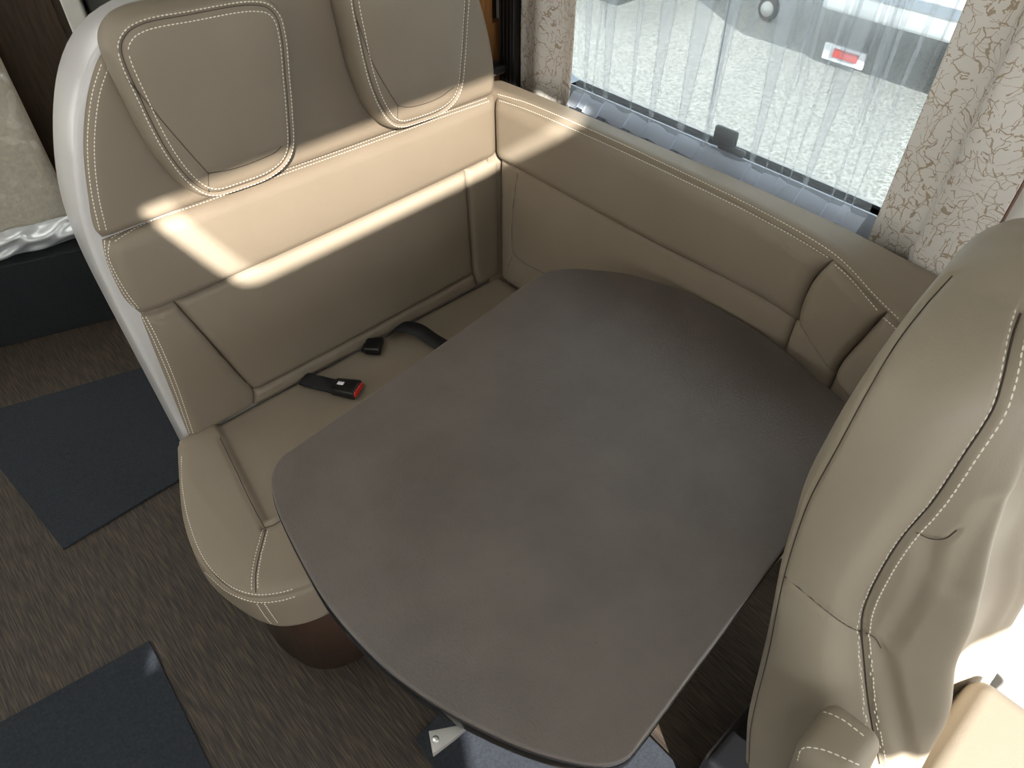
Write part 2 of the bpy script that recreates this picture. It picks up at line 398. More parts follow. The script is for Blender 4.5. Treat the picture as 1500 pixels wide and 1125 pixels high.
def mixmat(key, parts):
    """parts: list of (shader node type, colour, extra, weight) mixed in order"""
    m = bpy.data.materials.new(key); m.use_nodes = True; nt = m.node_tree; nt.nodes.remove(nt.nodes['Principled BSDF'])
    cur, tot = None, 0
    for t, c, rough, w in parts:
        n = N_(nt, t); n.inputs[0].default_value = (*c, 1)
        if rough is not None and 'Roughness' in n.inputs: n.inputs['Roughness'].default_value = rough
        if cur is None: cur, tot = n.outputs[0], w
        else:
            s = N_(nt, 'ShaderNodeMixShader'); tot += w; s.inputs[0].default_value = w/tot
            nt.links.new(cur, s.inputs[1]); nt.links.new(n.outputs[0], s.inputs[2]); cur = s.outputs[0]
    nt.links.new(cur, nt.nodes['Material Output'].inputs[0]); M[key] = m
mixmat('sheer', [('ShaderNodeBsdfTransparent', (1, 1, 1), None, 0.80), ('ShaderNodeBsdfDiffuse', (0.66, 0.70, 0.74), None, 0.12), ('ShaderNodeBsdfTranslucent', (0.66, 0.70, 0.74), None, 0.08)])
mixmat('sheer_hem', [('ShaderNodeBsdfTransparent', (1, 1, 1), None, 0.40), ('ShaderNodeBsdfDiffuse', (0.74, 0.80, 0.92), None, 0.32), ('ShaderNodeBsdfTranslucent', (0.74, 0.80, 0.92), None, 0.28)])
mixmat('glass', [('ShaderNodeBsdfTransparent', (0.64, 0.67, 0.67), None, 0.95), ('ShaderNodeBsdfGlossy', (1, 1, 1), 0.02, 0.05)])
mixmat('roof_glass', [('ShaderNodeBsdfTransparent', (0.72, 0.70, 0.67), None, 0.95), ('ShaderNodeBsdfGlossy', (1, 1, 1), 0.05, 0.05)])
mixmat('roof_glass_rim', [('ShaderNodeBsdfTransparent', (0.97, 0.97, 0.95), None, 1.0)])
mixmat('blind', [('ShaderNodeBsdfDiffuse', (0.85, 0.85, 0.83), None, 0.35), ('ShaderNodeBsdfTranslucent', (0.95, 0.95, 0.93), None, 0.65)])
mixmat('film', [('ShaderNodeBsdfTransparent', (0.96, 0.97, 0.97), None, 0.84), ('ShaderNodeBsdfGlossy', (0.9, 0.92, 0.92), 0.08, 0.14), ('ShaderNodeBsdfDiffuse', (0.8, 0.82, 0.82), None, 0.06)])
mixmat('film_white', [('ShaderNodeBsdfDiffuse', (0.62, 0.64, 0.66), None, 0.6), ('ShaderNodeBsdfTransparent', (1, 1, 1), None, 0.2), ('ShaderNodeBsdfGlossy', (0.9, 0.92, 0.92), 0.2, 0.2)])
def gravelmat():
    m, nt, b = newmat('gravel'); tc = N_(nt, 'ShaderNodeTexCoord')
    t = N_(nt, 'ShaderNodeTexNoise'); t.inputs['Scale'].default_value = 45; t.inputs['Detail'].default_value = 4; t.inputs['Roughness'].default_value = 0.7; nt.links.new(tc.outputs['Object'], t.inputs[0])
    r = N_(nt, 'ShaderNodeValToRGB'); e = r.color_ramp.elements; e[0].position = 0.42; e[0].color = (0.19, 0.19, 0.175, 1); e[1].position = 0.58; e[1].color = (0.37, 0.365, 0.345, 1)
    nt.links.new(t.outputs[0], r.inputs[0]); nt.links.new(r.outputs[0], b.inputs['Base Color']); b.inputs['Roughness'].default_value = 0.9; M['gravel'] = m
gravelmat()

# ------------------------------------------------------------------ the setting
CEIL = 2.0
struct('floor', box(-1.12, 1.225, -2.0, 4.2, -0.06, 0.0), M['floor'])
# ceiling: roof light over the cab passage (sun patch) and a second one with its blind drawn
def up_to_roof(p, z=CEIL+0.015): t = (z-p[2])/-SUN[2]; return (p[0]-SUN[0]*t, p[1]-SUN[1]*t)
HATCH = [up_to_roof(p) for p in ((0.385, 1.205, 0.770), (1.05, 1.205, 0.790), (1.13, 0.98, 0.985))]
HATCH += [(0.245, -0.715), (0.215, -0.40), up_to_roof((0.235, 1.21, 1.030))]
hc = np.mean(HATCH, axis=0)
def shrink(P, d):
    P = np.array(P); out_ = []
    for k in range(len(P)):
        a, b, c = P[k-1], P[k], P[(k+1) % len(P)]; e1, e2 = (b-a)/np.linalg.norm(b-a), (c-b)/np.linalg.norm(c-b)
        n1, n2 = np.array([-e1[1], e1[0]]), np.array([-e2[1], e2[0]]); m = n1+n2; m /= (m@n1); out_.append(tuple(b+m*d))
    return out_
def rounded(P, r, n=6):
    P = np.array(P); o = []
    for k in range(len(P)):
        a, b, c = P[k-1], P[k], P[(k+1) % len(P)]; e1, e2 = (a-b)/np.linalg.norm(a-b), (c-b)/np.linalg.norm(c-b)
        for t in np.linspace(0, 1, n): o.append(tuple((b+e1*r)*(1-t)**2+2*b*t*(1-t)+(b+e2*r)*t*t))
    return o
struct('ceiling', holed(rect(-1.14, 1.24, -2.02, 4.2), [rounded(HATCH, 0.05), rect(-0.75, 0.15, 0.35, 1.05, 0.05), rect(-0.8, 0.1, 2.2, 2.9, 0.05)], 2, CEIL, CEIL+0.03), M['ceiling'])
INNER = rounded(shrink(HATCH, 0.045), 0.05)
struct('window_2', holed(shrink(HATCH, -0.02), [INNER], 2, CEIL+0.031, CEIL+0.034), M['roof_glass_rim'])
struct('window_3', prism(INNER, 2, CEIL+0.031, CEIL+0.034), M['roof_glass'])
struct('window_4', box(-0.76, 0.16, 0.34, 1.06, CEIL+0.031, CEIL+0.034), M['blind'])
struct('window_5', box(-0.81, 0.11, 2.19, 2.91, CEIL+0.031, CEIL+0.034), M['blind'])
# window side
WX = 1.225
struct('wall_right', holed(rect(-2.02, 4.2, -0.06, CEIL+0.03), [rect(0.29, 1.20, 0.985, 1.72, 0.05), rect(-1.8, -0.65, 0.95, 1.62, 0.08)], 0, WX, WX+0.04), M['wall_white'])
# aisle side: cab door window, a triangular hole added to throw sun on the mat, a large window with blind drawn
def to_side(p, X=-1.12): t = (p[0]-X)/SUN[0]; return (p[1]-SUN[1]*t, -SUN[2]*t)
tri = [to_side(p) for p in ((-0.088, 1.163), (-0.127, 1.112), (-0.090, 1.112))]
struct('wall_left', holed(rect(-2.02, 4.2, -0.06, CEIL+0.03), [tri, rect(0.6, 1.4, 0.95, 1.6, 0.05), rect(2.0, 3.4, 0.95, 1.7, 0.05)], 0, -1.126, -1.120), M['wall_white'])
struct('window_6', box(-1.134, -1.131, 0.58, 1.42, 0.93, 1.62), M['blind'])
struct('rear_fill_window', box(-1.134, -1.131, 1.98, 3.42, 0.93, 1.72), M['blind'])  # unseen window with drawn blind, added to brighten the rear
struct('wall_back', box(-1.14, 1.24, 4.2, 4.24, -0.06, CEIL+0.03), M['wall_white'])
struct('wall_front', holed(rect(-1.14, 1.24, -0.06, 2.0), [rect(-1.06, 1.16, 0.80, 1.68, 0.1)], 1, -2.02, -2.00), M['wall_white'])

# window in the dinette wall
w1 = struct('window_1', holed(rect(0.255, 1.235, 0.90, 1.75, 0.04), [rect(0.30, 1.19, 0.985, 1.70, 0.05)], 0, WX-0.004, WX+0.03), M['frame_blue'])
obj('pane', box(WX+0.010, WX+0.014, 0.295, 1.195, 0.980, 1.705), M['glass'], w1, smooth=False)
lt = thing('window_latch', 'dark plastic catch on the lower window frame behind the net curtain', 'latch', PX(1062, 212, WX-0.01))
o_ = PX(1062, 205, WX-0.007)
obj('catch_body', rbox(o_+np.array([0, 0, 0.004]), (0.012, 0.052, 0.040), 0.005), M['black_plastic'], lt)
obj('catch_lever', rbox(o_+np.array([-0.002, -0.020, -0.012]), (0.012, 0.062, 0.014), 0.005), M['black_plastic'], lt)
struct('trim_1', box(WX-0.020, WX-0.0005, 0.205, 0.220, 0.90, 1.95), M['trim_brown'])

# corner behind the bench: oak panel and dark post
op = struct('trim_3', join(box(0.9, 1.192, 1.375, 1.395, 0.0, 1.95), box(1.192, 1.224, 1.375, 1.395, 0.0, 1.065)), M['oak'])
obj('recess', box(1.18, 1.224, 1.397, 1.402, 1.05, 1.95), M['dark_wood'], op, smooth=False)
pst = thing('corner_post', 'black ribbed plastic post in the corner between oak panel and curtain', 'post', (1.203, 1.312, 0.93))
obj('post_body', rbox((1.203, 1.320, 1.43), (0.036, 0.052, 1.0), 0.006), M['black_plastic'], pst)
for k in range(4):
    obj('rib', rbox((1.184, 1.302+0.012*k, 1.43), (0.005, 0.005, 1.0), 0.002), M['black_plastic'], pst)
bt = thing('seat_belt_tongue', 'chrome seat belt tongue by the black corner post', 'belt tongue', (1.135, 1.315, 0.985))
obj('tongue', join(tube(np.array([(1.125, 1.335, 0.99), (1.10, 1.30, 1.0), (1.118, 1.282, 0.99), (1.143, 1.318, 0.985), (1.125, 1.335, 0.99)]), 0.0025, 6)), M['metal'], bt)
obj('grip', rbox((1.145, 1.318, 0.987), (0.045, 0.04, 0.022), 0.006), M['black_plastic'], bt)

# ------------------------------------------------------------------ curtains
def cloth(name, y0, y1, z0, z1, xf, mat, ny, nz, parent=None, thick=0.0, uvs=1.0):
    Y = np.linspace(y0, y1, ny); Zs = np.linspace(z0, z1, nz); V = []; uv = []
    s = 0; prev = None
    for j, z in enumerate(Zs):
        for i, y in enumerate(Y):
            p = xf(y, z, i/(ny-1), j/(nz-1)); V.append(p)
    G = np.array(V).reshape(nz, ny, 3)
    su = np.concatenate([np.zeros((nz, 1)), np.cumsum(np.linalg.norm(np.diff(G, axis=1), axis=2), 1)], 1)
    o = obj(name, (G.reshape(-1, 3), gridfaces(ny, nz)), mat, parent)
    me = o.data; lay = me.uv_layers.new(name='UVMap'); su = su.ravel(); zz = G[..., 2].ravel()
    li = np.empty(len(me.loops), int); me.loops.foreach_get('vertex_index', li)
    lay.data.foreach_set('uv', np.stack([su[li]*uvs, zz[li]*uvs], 1).ravel())
    if thick: 
        md = o.modifiers.new('thick', 'SOLIDIFY'); md.thickness = thick
    return o
def curt_l(y, z, u, v):
    x = 1.200+0.009*math.sin(u*2*math.pi*1.6+0.6)+0.003*math.sin(9*z+u*4)
    return (x, y+0.006*math.sin(8*z)*(u < 0.2), z)
c1 = cloth('curtain', 1.285, 1.112, 0.93, 1.9, curt_l, M['curtain'], 60, 60, uvs=1.0, thick=0.0015)
tag(c1, 'cream curtain with brown twig print beside the black corner post', 'curtain', 'printed curtains')
def curt_r(y, z, u, v):
    k = 0.5*(1+math.tanh((u-0.46)/0.04))
    x = 1.216-0.032*k+0.006*math.sin(u*2*math.pi*1.1+1.0)*(0.4+0.6*k)+0.002*math.sin(7*z+5*u)
    return (x, y, z+0.02*u*(1-v))
c2 = cloth('curtain', 0.385, 0.204, 0.93, 1.9, curt_r, M['curtain'], 70, 60, uvs=1.0, thick=0.0015)
tag(c2, 'cream curtain with brown twig print beside the brown trim strip and white wall', 'curtain', 'printed curtains')
# net curtain: single layer with narrow pleats folded over (three layers in each pleat)
pl = [(1.075, .010), (1.045, .003), (1.015, .014), (0.935, .006), (0.885, .016), (0.800, .018), (0.755, .003), (0.735, .012), (0.640, .014), (0.600, .003), (0.575, .003), (0.548, .003), (0.515, .013), (0.470, .004), (0.445, .003), (0.420, .003)]
prof_y, off_x = [1.108], [0.0]
for yc, w in pl:
    w *= 1.5
    prof_y += [yc+w*0.5, yc-w*0.5, yc+w*0.5, yc-w*0.5]; off_x += [0.0, 0.0015, 0.003, 0.0]
prof_y.append(0.388); off_x.append(0.0)
prof_y, off_x = np.array(prof_y), np.array(off_x)
ss = np.linspace(0, 1, len(prof_y)); fine = np.linspace(0, 1, len(prof_y)*4-3)
FY, FX = np.interp(fine, ss, prof_y), np.interp(fine, ss, off_x)
cen = np.array([p[0] for p in pl]); near = np.array([cen[np.argmin(abs(cen-y))] for y in FY])
ph = rng.uniform(0, 6, len(cen)); phv = np.array([ph[np.argmin(abs(cen-y))] for y in FY])
nz = 70; Zs = np.linspace(0.935, 1.9, nz); G = np.zeros((nz, len(FY), 3))
for j, z in enumerate(Zs):
    grow = 0.35+min(1.3, (z-0.955)*4.0)
    yy = near+(FY-near)*np.where(abs(FY-near) < 0.018, grow, 1.0)+0.006*np.sin(phv+z*6.0)
    hem = 0.006*np.sin(FY*90)+0.004*np.sin(FY*210)
    G[j] = np.stack([1.199-FX+0.002*np.sin(FY*55+z*3), yy, np.full(len(FY), z)+hem*(j == 0)], 1)
nc = obj('net_curtain', (G.reshape(-1, 3), gridfaces(len(FY), nz)), M['sheer'])
tag(nc, 'sheer white net curtain with narrow pleats hanging over the window', 'net curtain')
hemband = np.zeros((6, len(FY), 3))
for j in range(6):
    hemband[j] = np.stack([1.195-0.022*(1-j/5)-FX+0.002*np.sin(FY*55+3), G[0][:, 1], np.linspace(0.966, 0.992, 6)[j]+0.004*np.sin(FY*90)*(j in (0, 5))], 1)
obj('hem', (hemband.reshape(-1, 3), gridfaces(len(FY), 6)), M['sheer_hem'], nc)

# ------------------------------------------------------------------ outside
struct('ground', box(1.4, 30, -20, 30, -0.60, -0.55), M['gravel'])
struct('ground_yard', box(-30, 1.4, -20, 30, -0.62, -0.57), M['gravel'])
cv = thing('caravan', 'white caravan parked on the gravel outside the window', 'caravan', (6.4, 0.2, -0.55))
prof = [(5.3, 0.05), (5.32, -0.05), (7.4, -0.05), (7.45, 0.1), (7.4, 1.9), (7.1, 2.1), (5.6, 2.1), (5.32, 1.9)]
obj('body', prism(prof, 1, -2.6, 2.6, 0.03), M['caravan'], cv)
obj('side_band', box(5.285, 5.315, -2.55, 2.55, 0.10, 0.16), M['caravan_band'], cv, smooth=False)
def wheel(c, r, w, parent, ax=0):
    t = np.linspace(0, 2*math.pi, 40, endpoint=False); O = np.zeros((40, 3)); a = [i for i in range(3) if i != ax]
    O[:, a[0]] = r*np.cos(t); O[:, a[1]] = r*np.sin(t); O += np.array(c); n = np.zeros(3); n[ax] = -1
    ty = obj('tyre', ringsolid(O, n, [(0.02, -w/2), (0, -w/2+0.02), (0, w/2-0.02), (0.02, w/2), (r*0.35, w/2-0.005)], 0.0), M['tyre'], parent)
    O2 = np.array(c)+(O-np.array(c))*0.6
    obj('hub', ringsolid(O2, n, [(0, w/2-0.03), (0.0, w/2+0.004), (0.02, w/2+0.01)], 0.02), M['hub'], ty)
wheel((5.55, -0.2, -0.24), 0.31, 0.18, cv); wheel((7.2, -0.2, -0.24), 0.31, 0.18, cv)
obj('drawbar', join(tube(np.array([(5.7, 2.5, -0.12), (6.35, 3.75, -0.12)]), 0.05, 8), tube(np.array([(7.0, 2.5, -0.12), (6.35, 3.75, -0.12)]), 0.05, 8), box(5.75, 6.95, 2.58, 3.0, -0.10, 0.45)), M['grey_metal'], cv)
jw = obj('jockey_post', tube(np.array([(6.3, 3.5, -0.42), (6.3, 3.5, 0.35)]), 0.03, 8), M['grey_metal'], cv)
wheel((6.22, 3.5, -0.45), 0.10, 0.06, cv)
mk = obj('marker_plate', rbox(PX(1236, 82, 5.7), (0.03, 0.34, 0.12), 0.01), M['white_label'], cv)
obj('red_reflector', rbox(PX(1238, 82, 5.68), (0.03, 0.20, 0.06), 0.006), M['red'], mk)
cv2 = thing('caravan', 'second white caravan added behind the drawbar of the first to shade the gravel', 'caravan', (6.4, 6.4, -0.55))  # mostly out of view, added to cast the shadow on the gravel
obj('body', prism([(x-0.15, z-0.14) for x, z in prof], 1, 4.0, 8.8, 0.03), M['caravan'], cv2)
wheel((5.40, 6.6, -0.24), 0.31, 0.18, cv2); wheel((7.05, 6.6, -0.24), 0.31, 0.18, cv2)
obj('red_lamp', rbox(PX(1228, 4, 5.7), (0.05, 0.07, 0.10), 0.02), M['red'], cv)

# ------------------------------------------------------------------ rear of the vehicle
A2, B2 = np.array([-0.049, 2.533]), np.array([0.305, 2.425]); E2 = (B2-A2)/np.linalg.norm(B2-A2); N2 = np.array([-E2[1], E2[0]])
ANG = math.atan2(E2[1], E2[0])
RZ = np.array([[math.cos(ANG), -math.sin(ANG), 0], [math.sin(ANG), math.cos(ANG), 0], [0, 0, 1]])
def rear(u, w, z): p = A2+E2*u+N2*w; return np.array([p[0], p[1], z])
st = obj('step_box', rbox(rear(-0.10, 0.15, 0.148), (1.0, 0.30, 0.296), 0.006, rot=RZ), M['riser'], loc=rear(-0.1, 0.32, 0))
tag(st, 'dark carpeted step box below the plastic wrapped panel', 'step')
pp = thing('wrapped_panel', 'beige padded panel wrapped in clear plastic standing on the dark step', 'panel', rear(0.0, 0.12, 0.298))
obj('pad', rbox(rear(-0.11, 0.10, 0.70), (0.98, 0.10, 0.78), 0.03, 4, rot=RZ), M['beige_pad'], pp)
def crumple(u0, u1, z0, z1, w, amp, n, m, sc=1.0):
    us, zs = np.linspace(u0, u1, n), np.linspace(z0, z1, m); V = []
    for z in zs:
        for u in us:
            d = amp*(math.sin(u*31*sc+z*53+2*math.sin(z*37))+0.7*math.sin(u*83*sc-z*41+1.5*math.sin(u*29)))*0.5
            V.append(rear(u, w-0.002+d, z))
    return np.array(V), gridfaces(n, m)
obj('plastic_film', crumple(-0.5, 0.385, 0.37, 1.06, 0.044, 0.0035, 140, 120, 1.6), M['film'], pp)
def foldsheet(n=120, m=26):
    V = []
    for z in np.linspace(0, 1, m):
        for u in np.linspace(-0.55, 0.40, n):
            w = 0.034-0.034*math.sin(z*math.pi)**0.6+0.006*math.sin(u*19+z*9)+0.004*math.sin(u*47-z*13)
            V.append(rear(u, w, 0.313+0.084*z+0.006*math.sin(u*13+3)+0.004*math.sin(u*37)))
    return np.array(V), gridfaces(n, m)
obj('film_fold', foldsheet(), M['film_white'], pp)
cab = thing('tall_cabinet', 'dark brown tall cabinet behind the plastic wrapped panel', 'cabinet', rear(0.3, 0.5, 0))
obj('cabinet_body', rbox(rear(0.075, 0.60, 0.95), (0.99, 0.5, 1.9), 0.008, rot=RZ), M['dark_wood'], cab)
obj('cabinet_door', rbox(rear(0.335, 0.338, 0.95), (0.42, 0.02, 1.8), 0.006, rot=RZ), M['dark_wood'], cab)
pf = struct('trim_4', rbox(rear(0.605, 0.40, 1.0), (0.05, 0.5, 2.0), 0.006, rot=RZ), M['wall_white'])
gp = obj('appliance_front', rbox(rear(0.86, 0.42, 0.8), (0.44, 0.4, 1.6), 0.01, rot=RZ), M['grey_green'], loc=rear(0.95, 0.42, 0))
tag(gp, 'grey green appliance front beside the white rear trim', 'appliance')

# ------------------------------------------------------------------ floor mats
def floor_mat(poly, label):
    o = obj('floor_mat', prism(poly, 2, 0.0005, 0.008, 0.002), M['mat_carpet'], smooth=False, loc=(*np.mean(poly, axis=0), 0.0))
    return tag(o, label, 'floor mat', 'grey floor mats')
floor_mat([(-0.165, 1.566), (0.60, 1.60), (0.60, 2.02), (0.273, 2.107), (-0.235, 2.25)], 'grey floor mat beside the white end of the bench')
floor_mat([(-0.80, 0.30), (-0.145, 0.30), (-0.100, 1.166), (-0.80, 1.245)], 'grey floor mat with a small triangle of sunlight on its corner')
floor_mat([(0.20, -0.5), (0.62, -0.5), (0.62, 0.60), (0.235, 0.56)], 'grey floor mat under the table edge')

# ------------------------------------------------------------------ bench
BY = 1.235
bench = thing('dinette_bench', 'beige leather dinette bench with two headrests and white end shell', 'bench', (0.62, 1.05, 0.0))
# white shell
shell_px = [(270, 640), (200, 520), (110, 345), (85, 280), (78, 200), (80, 110), (93, 60), (110, 28)]
sh = [tuple(PY(x, y, 1.33)[[0, 2]]) for x, y in shell_px]
sh = [(0.178, 0.0), (0.176, 0.2), (0.175, 0.42), (0.170, 0.655), (0.166, 0.945)] + sh[3:]
sh = list(map(tuple, cr(np.array(sh+[(0.338, 1.291), (0.40, 1.298), (0.6, 1.30), (0.84, 1.30), (0.93, 1.285), (1.0, 1.21), (1.045, 1.1), (1.052, 0.9), (1.052, 0.5), (1.052, 0.0)]), 160)))
sh = np.array(sh)
for _ in range(14): sh[1:-1] = sh[1:-1]*0.5+(sh[:-2]+sh[2:])*0.25
sh = list(map(tuple, sh))
obj('end_shell', prism(sh, 1, 1.238, 1.345, 0.010, 3), M['white_shell'], bench)
W = lambda x, z, y=BY: np.array([x, y, z])
# lower backrest
BL, BR = (0.183, 0.470), (1.062, 0.470)
side_l = [W(0.183, 0.47), W(0.188, 0.60), W(0.192, 0.72), W(0.196, 0.812)]
lseam = [W(0.333, 0.470), W(0.344, 0.512), W(0.330, 0.56), W(0.290, 0.70), W(0.258, 0.810)]
rseam = [W(1.000, 0.470), W(0.990, 0.500), W(0.984, 0.53), W(0.978, 0.68), W(0.975, 0.822)]
side_r = [W(1.080, 0.47), W(1.080, 0.65), W(1.078, 0.828)]
out = (0, -1, 0)
pan = {}
pan['l'] = obj('backrest_side_panel', patch([W(*BL), W(0.26, 0.47), lseam[0]], [side_l[-1], W(0.23, 0.811), lseam[-1]], side_l, lseam, out, 60, 120, 0.014, 0.022, 0.004), M['leather'], bench)
pan['c'] = obj('backrest_centre_panel', patch([W(0.344, 0.512), W(0.6, 0.514), W(0.984, 0.520)], [W(0.258, 0.810), W(0.6, 0.816), W(0.975, 0.822)], lseam[1:], [W(0.984, 0.520), W(0.978, 0.68), W(0.975, 0.822)], out, 200, 110, 0.015, 0.018, 0.010), M['leather'], bench)
pan['b'] = obj('backrest_lower_strip', patch([lseam[0], W(0.6, 0.470), W(1.000, 0.470)], [W(0.344, 0.512), W(0.6, 0.514), W(0.984, 0.520)], [lseam[0], lseam[1]], [rseam[0], W(0.984, 0.520)], out, 200, 30, 0.015, 0.016, 0.0), M['leather'], bench)
pan['r'] = obj('backrest_side_panel', patch([rseam[0], W(1.03, 0.47), side_r[0]], [rseam[-1], W(1.02, 0.825), side_r[-1]], rseam, side_r, out, 44, 120, 0.014, 0.018, 0.002), M['leather'], bench)
obj('corner_filler', box(1.04, 1.115, 1.222, 1.237, 0.44, 0.955), M['leather'], bench, smooth=False)
# middle band
bl = [PY(x, y, BY) for x, y in ((205, 458), (185, 440), (168, 410), (156, 380), (150, 352))]
bt0 = [bl[0], W(0.258, 0.810), W(0.6, 0.816), W(1.070, 0.829)]
bt1 = [bl[-1], W(0.40, 0.976), W(0.7, 0.976), W(1.070, 0.975)]
band = obj('backrest_band', patch(bt0, bt1, bl, [bt0[-1], W(1.070, 0.9), bt1[-1]], out, 300, 80, 0.020, 0.026, 0.014, 0.03), M['leather'], bench)
# upper panels behind the headrests
ul = [PY(x, y, BY) for x, y in ((148, 347), (139, 335), (130, 287), (123, 211), (130, 136), (148, 82))]
ul = [W(0.192, 0.978)]+ul[1:]+[W(0.335, 1.272), W(0.40, 1.283)]
mseam = [W(0.800, 0.978), W(0.780, 1.035), W(0.759, 1.099), W(0.735, 1.17), W(0.709, 1.244), W(0.699, 1.285)]
ur = [W(1.066, 0.978), W(1.069, 1.02), W(1.058, 1.093), W(1.032, 1.179), W(1.000, 1.245), W(0.94, 1.283)]
up1 = obj('upper_back_panel', patch([ul[0], W(0.5, 0.979), mseam[0]], [ul[-1], W(0.55, 1.285), mseam[-1]], ul, mseam, out, 180, 120, 0.012, 0.02, 0.004), M['leather'], bench)
up2 = obj('upper_back_panel', patch([mseam[0], W(0.93, 0.978), ur[0]], [mseam[-1], W(0.81, 1.286), ur[-1]], mseam, ur, out, 100, 120, 0.014, 0.02, 0.006), M['leather'], bench)
# headrests
hp = [(0.301, 1.279), (0.318, 1.3), (0.345, 1.309), (0.42, 1.307), (0.518, 1.300), (0.547, 1.289), (0.561, 1.27), (0.564, 1.236), (0.556, 1.173), (0.547, 1.11), (0.534, 1.05), (0.515, 1.026), (0.480, 1.012), (0.42, 1.010), (0.375, 1.014), (0.354, 1.026), (0.333, 1.057), (0.314, 1.115), (0.303, 1.20)]
def headrest(dx):
    O = np.array([(x+dx, 1.235, z) for x, z in hp]); O = cr(O, 260, closed=True)
    prof = [(0.012, 0.0), (0.0, 0.006), (-0.006, 0.02), (-0.008, 0.040), (-0.005, 0.058), (-0.001, 0.068), (0.003, 0.0725), (0.006, 0.0715), (0.0085, 0.0690), (0.011, 0.0715), (0.014, 0.0745), (0.019, 0.0765), (0.026, 0.0778), (0.034, 0.0785)]
    h = obj('headrest', ringsolid(O, (0, -1, 0), prof, 0.006, 26), M['leather'], bench)
    def row(ins): 
        T = np.roll(O, -1, 0)-np.roll(O, 1, 0); T /= np.linalg.norm(T, axis=1)[:, None]; I = np.cross((0, -1, 0), T)
        if ((O.mean(0)-O)*I).sum() < 0: I = -I
        Q = O+I*ins+np.array([0, -0.074, 0]); return np.vstack([Q, Q[:1]])
    tag(obj('seam', tube(row(0.0085)+np.array([0, 0.0049, 0]), 0.0008, 5), M['seam'], h))
    pathstitch(h, row(0.0015)); pathstitch(h, row(0.0165))
    return h
h1 = headrest(0.0)
h2 = headrest(0.391)
seam(h1, [(189, 118), (240, 180), (285, 232), (305, 254)], 0.004, 0.0015, 0.0006, sink=0.05)
seam(h1, [(305, 254), (340, 248), (385, 232), (405, 222), (412, 214)], 0.004, 0.0015, 0.0006, sink=0.05)
seam(h1, [(305, 254), (306, 282)], 0.004, 0.001, 0.0005, sink=0.05)
seam(h2, [(523, 30), (545, 90), (570, 135), (583, 155)], 0.004, 0.0015, 0.0006, sink=0.05)
seam(h2, [(583, 155), (600, 157), (640, 145), (665, 128)], 0.004, 0.0015, 0.0006, sink=0.05)
seam(h2, [(583, 155), (582, 178)], 0.004, 0.001, 0.0005, sink=0.05)
# bench stitching
stitch(band, [(165, 352), (200, 331), (330, 283), (500, 223), (640, 172), (700, 151), (718, 145)], (-0.004, 0.005))
stitch(band, [(207, 452), (190, 430), (172, 400), (162, 375), (165, 352)], (0.004, 0.012))
stitch(up1, [(152, 338), (140, 285), (134, 215), (141, 140), (156, 92)], (-0.004, 0.006))
stitch(pan['l'], [(281, 635), (255, 560), (225, 490), (210, 462)], (-0.003, 0.005))
for dx_, p_ in ((0, (208, 458)), (8, (214, 462)), (16, (216, 468))):
    seam(pan['l'], [p_, (p_[0]+22, p_[1]-1+dx_*0.3)], 0.006, 0.002, 0)
seam(pan['l'], [(207, 457), (225, 457), (250, 447)], 0.012, 0.005, 0)

# seat cushion
zs = 0.462
cl = [(0.078, 0.842), (0.066, 0.93), (0.084, 1.04), (0.124, 1.15), (0.160, 1.236)]
cf = [(0.078, 0.842), (0.088, 0.816), (0.108, 0.790), (0.161, 0.758), (0.26, 0.738), (0.5, 0.733), (1.080, 0.733)]
Z3 = lambda L, z: [np.array([x, y, z]) for x, y in L]
inl = [PZ(x, y, 0.472)[:2] for x, y in ((322, 632), (345, 685), (370, 740), (390, 772))]
def seatfn(G):
    # centre panel sits a little lower than the bolster around it
    x, y = G[..., 0], G[..., 1]
    xl = np.interp(y, [0.90, 1.0, 1.1, 1.24], [0.186, 0.203, 0.219, 0.240])
    a = np.clip((x-xl)/0.012, 0, 1); b = np.clip((y-0.915)/0.012, 0, 1)
    return -0.007*a*b + 0.010*(1-a*b)*np.clip((x-0.05)/0.08, 0, 1)
seat = obj('seat_cushion', patch(Z3(cf, zs), Z3([(0.160, 1.236), (0.5, 1.238), (1.080, 1.238)], zs), Z3(cl, zs), Z3([(1.080, 0.733), (1.080, 1.0), (1.080, 1.238)], zs), (0, 0, 1), 330, 190, 0.010, 0.022, 0.006, 0.06, fn=seatfn), M['leather'], bench)
seam(seat, [(323, 640), (345, 688), (370, 740), (388, 772)], 0.010, 0.004, 0.0009)
seam(seat, [(388, 772), (400, 768), (415, 758)], 0.010, 0.004, 0.0009)
seam(seat, [(389, 775), (381, 805), (374, 840), (374, 868)], 0.007, 0.003, 0.0009)
stitch(seat, [(389, 777), (381, 805), (374, 840), (374, 868)], (-0.006, 0.006))
stitch(seat, [(266, 668), (266, 700), (277, 765), (303, 825), (340, 860), (376, 871), (410, 868), (432, 862)], (0.0, ))
sb = [(0.134, 1.236), (0.079, 1.069), (0.065, 0.953), (0.078, 0.872), (0.100, 0.807), (0.121, 0.774), (0.167, 0.745), (0.26, 0.730), (0.5, 0.726), (1.06, 0.726)]
tp = cl[::-1]+cf[1:]
top_c, bot_c = cr(np.array(Z3(tp, 0.464)), 260), cr(np.array(Z3(sb, 0.368)), 260)
top_c, bot_c = lin(top_c, 260), lin(bot_c, 260)
rows = []
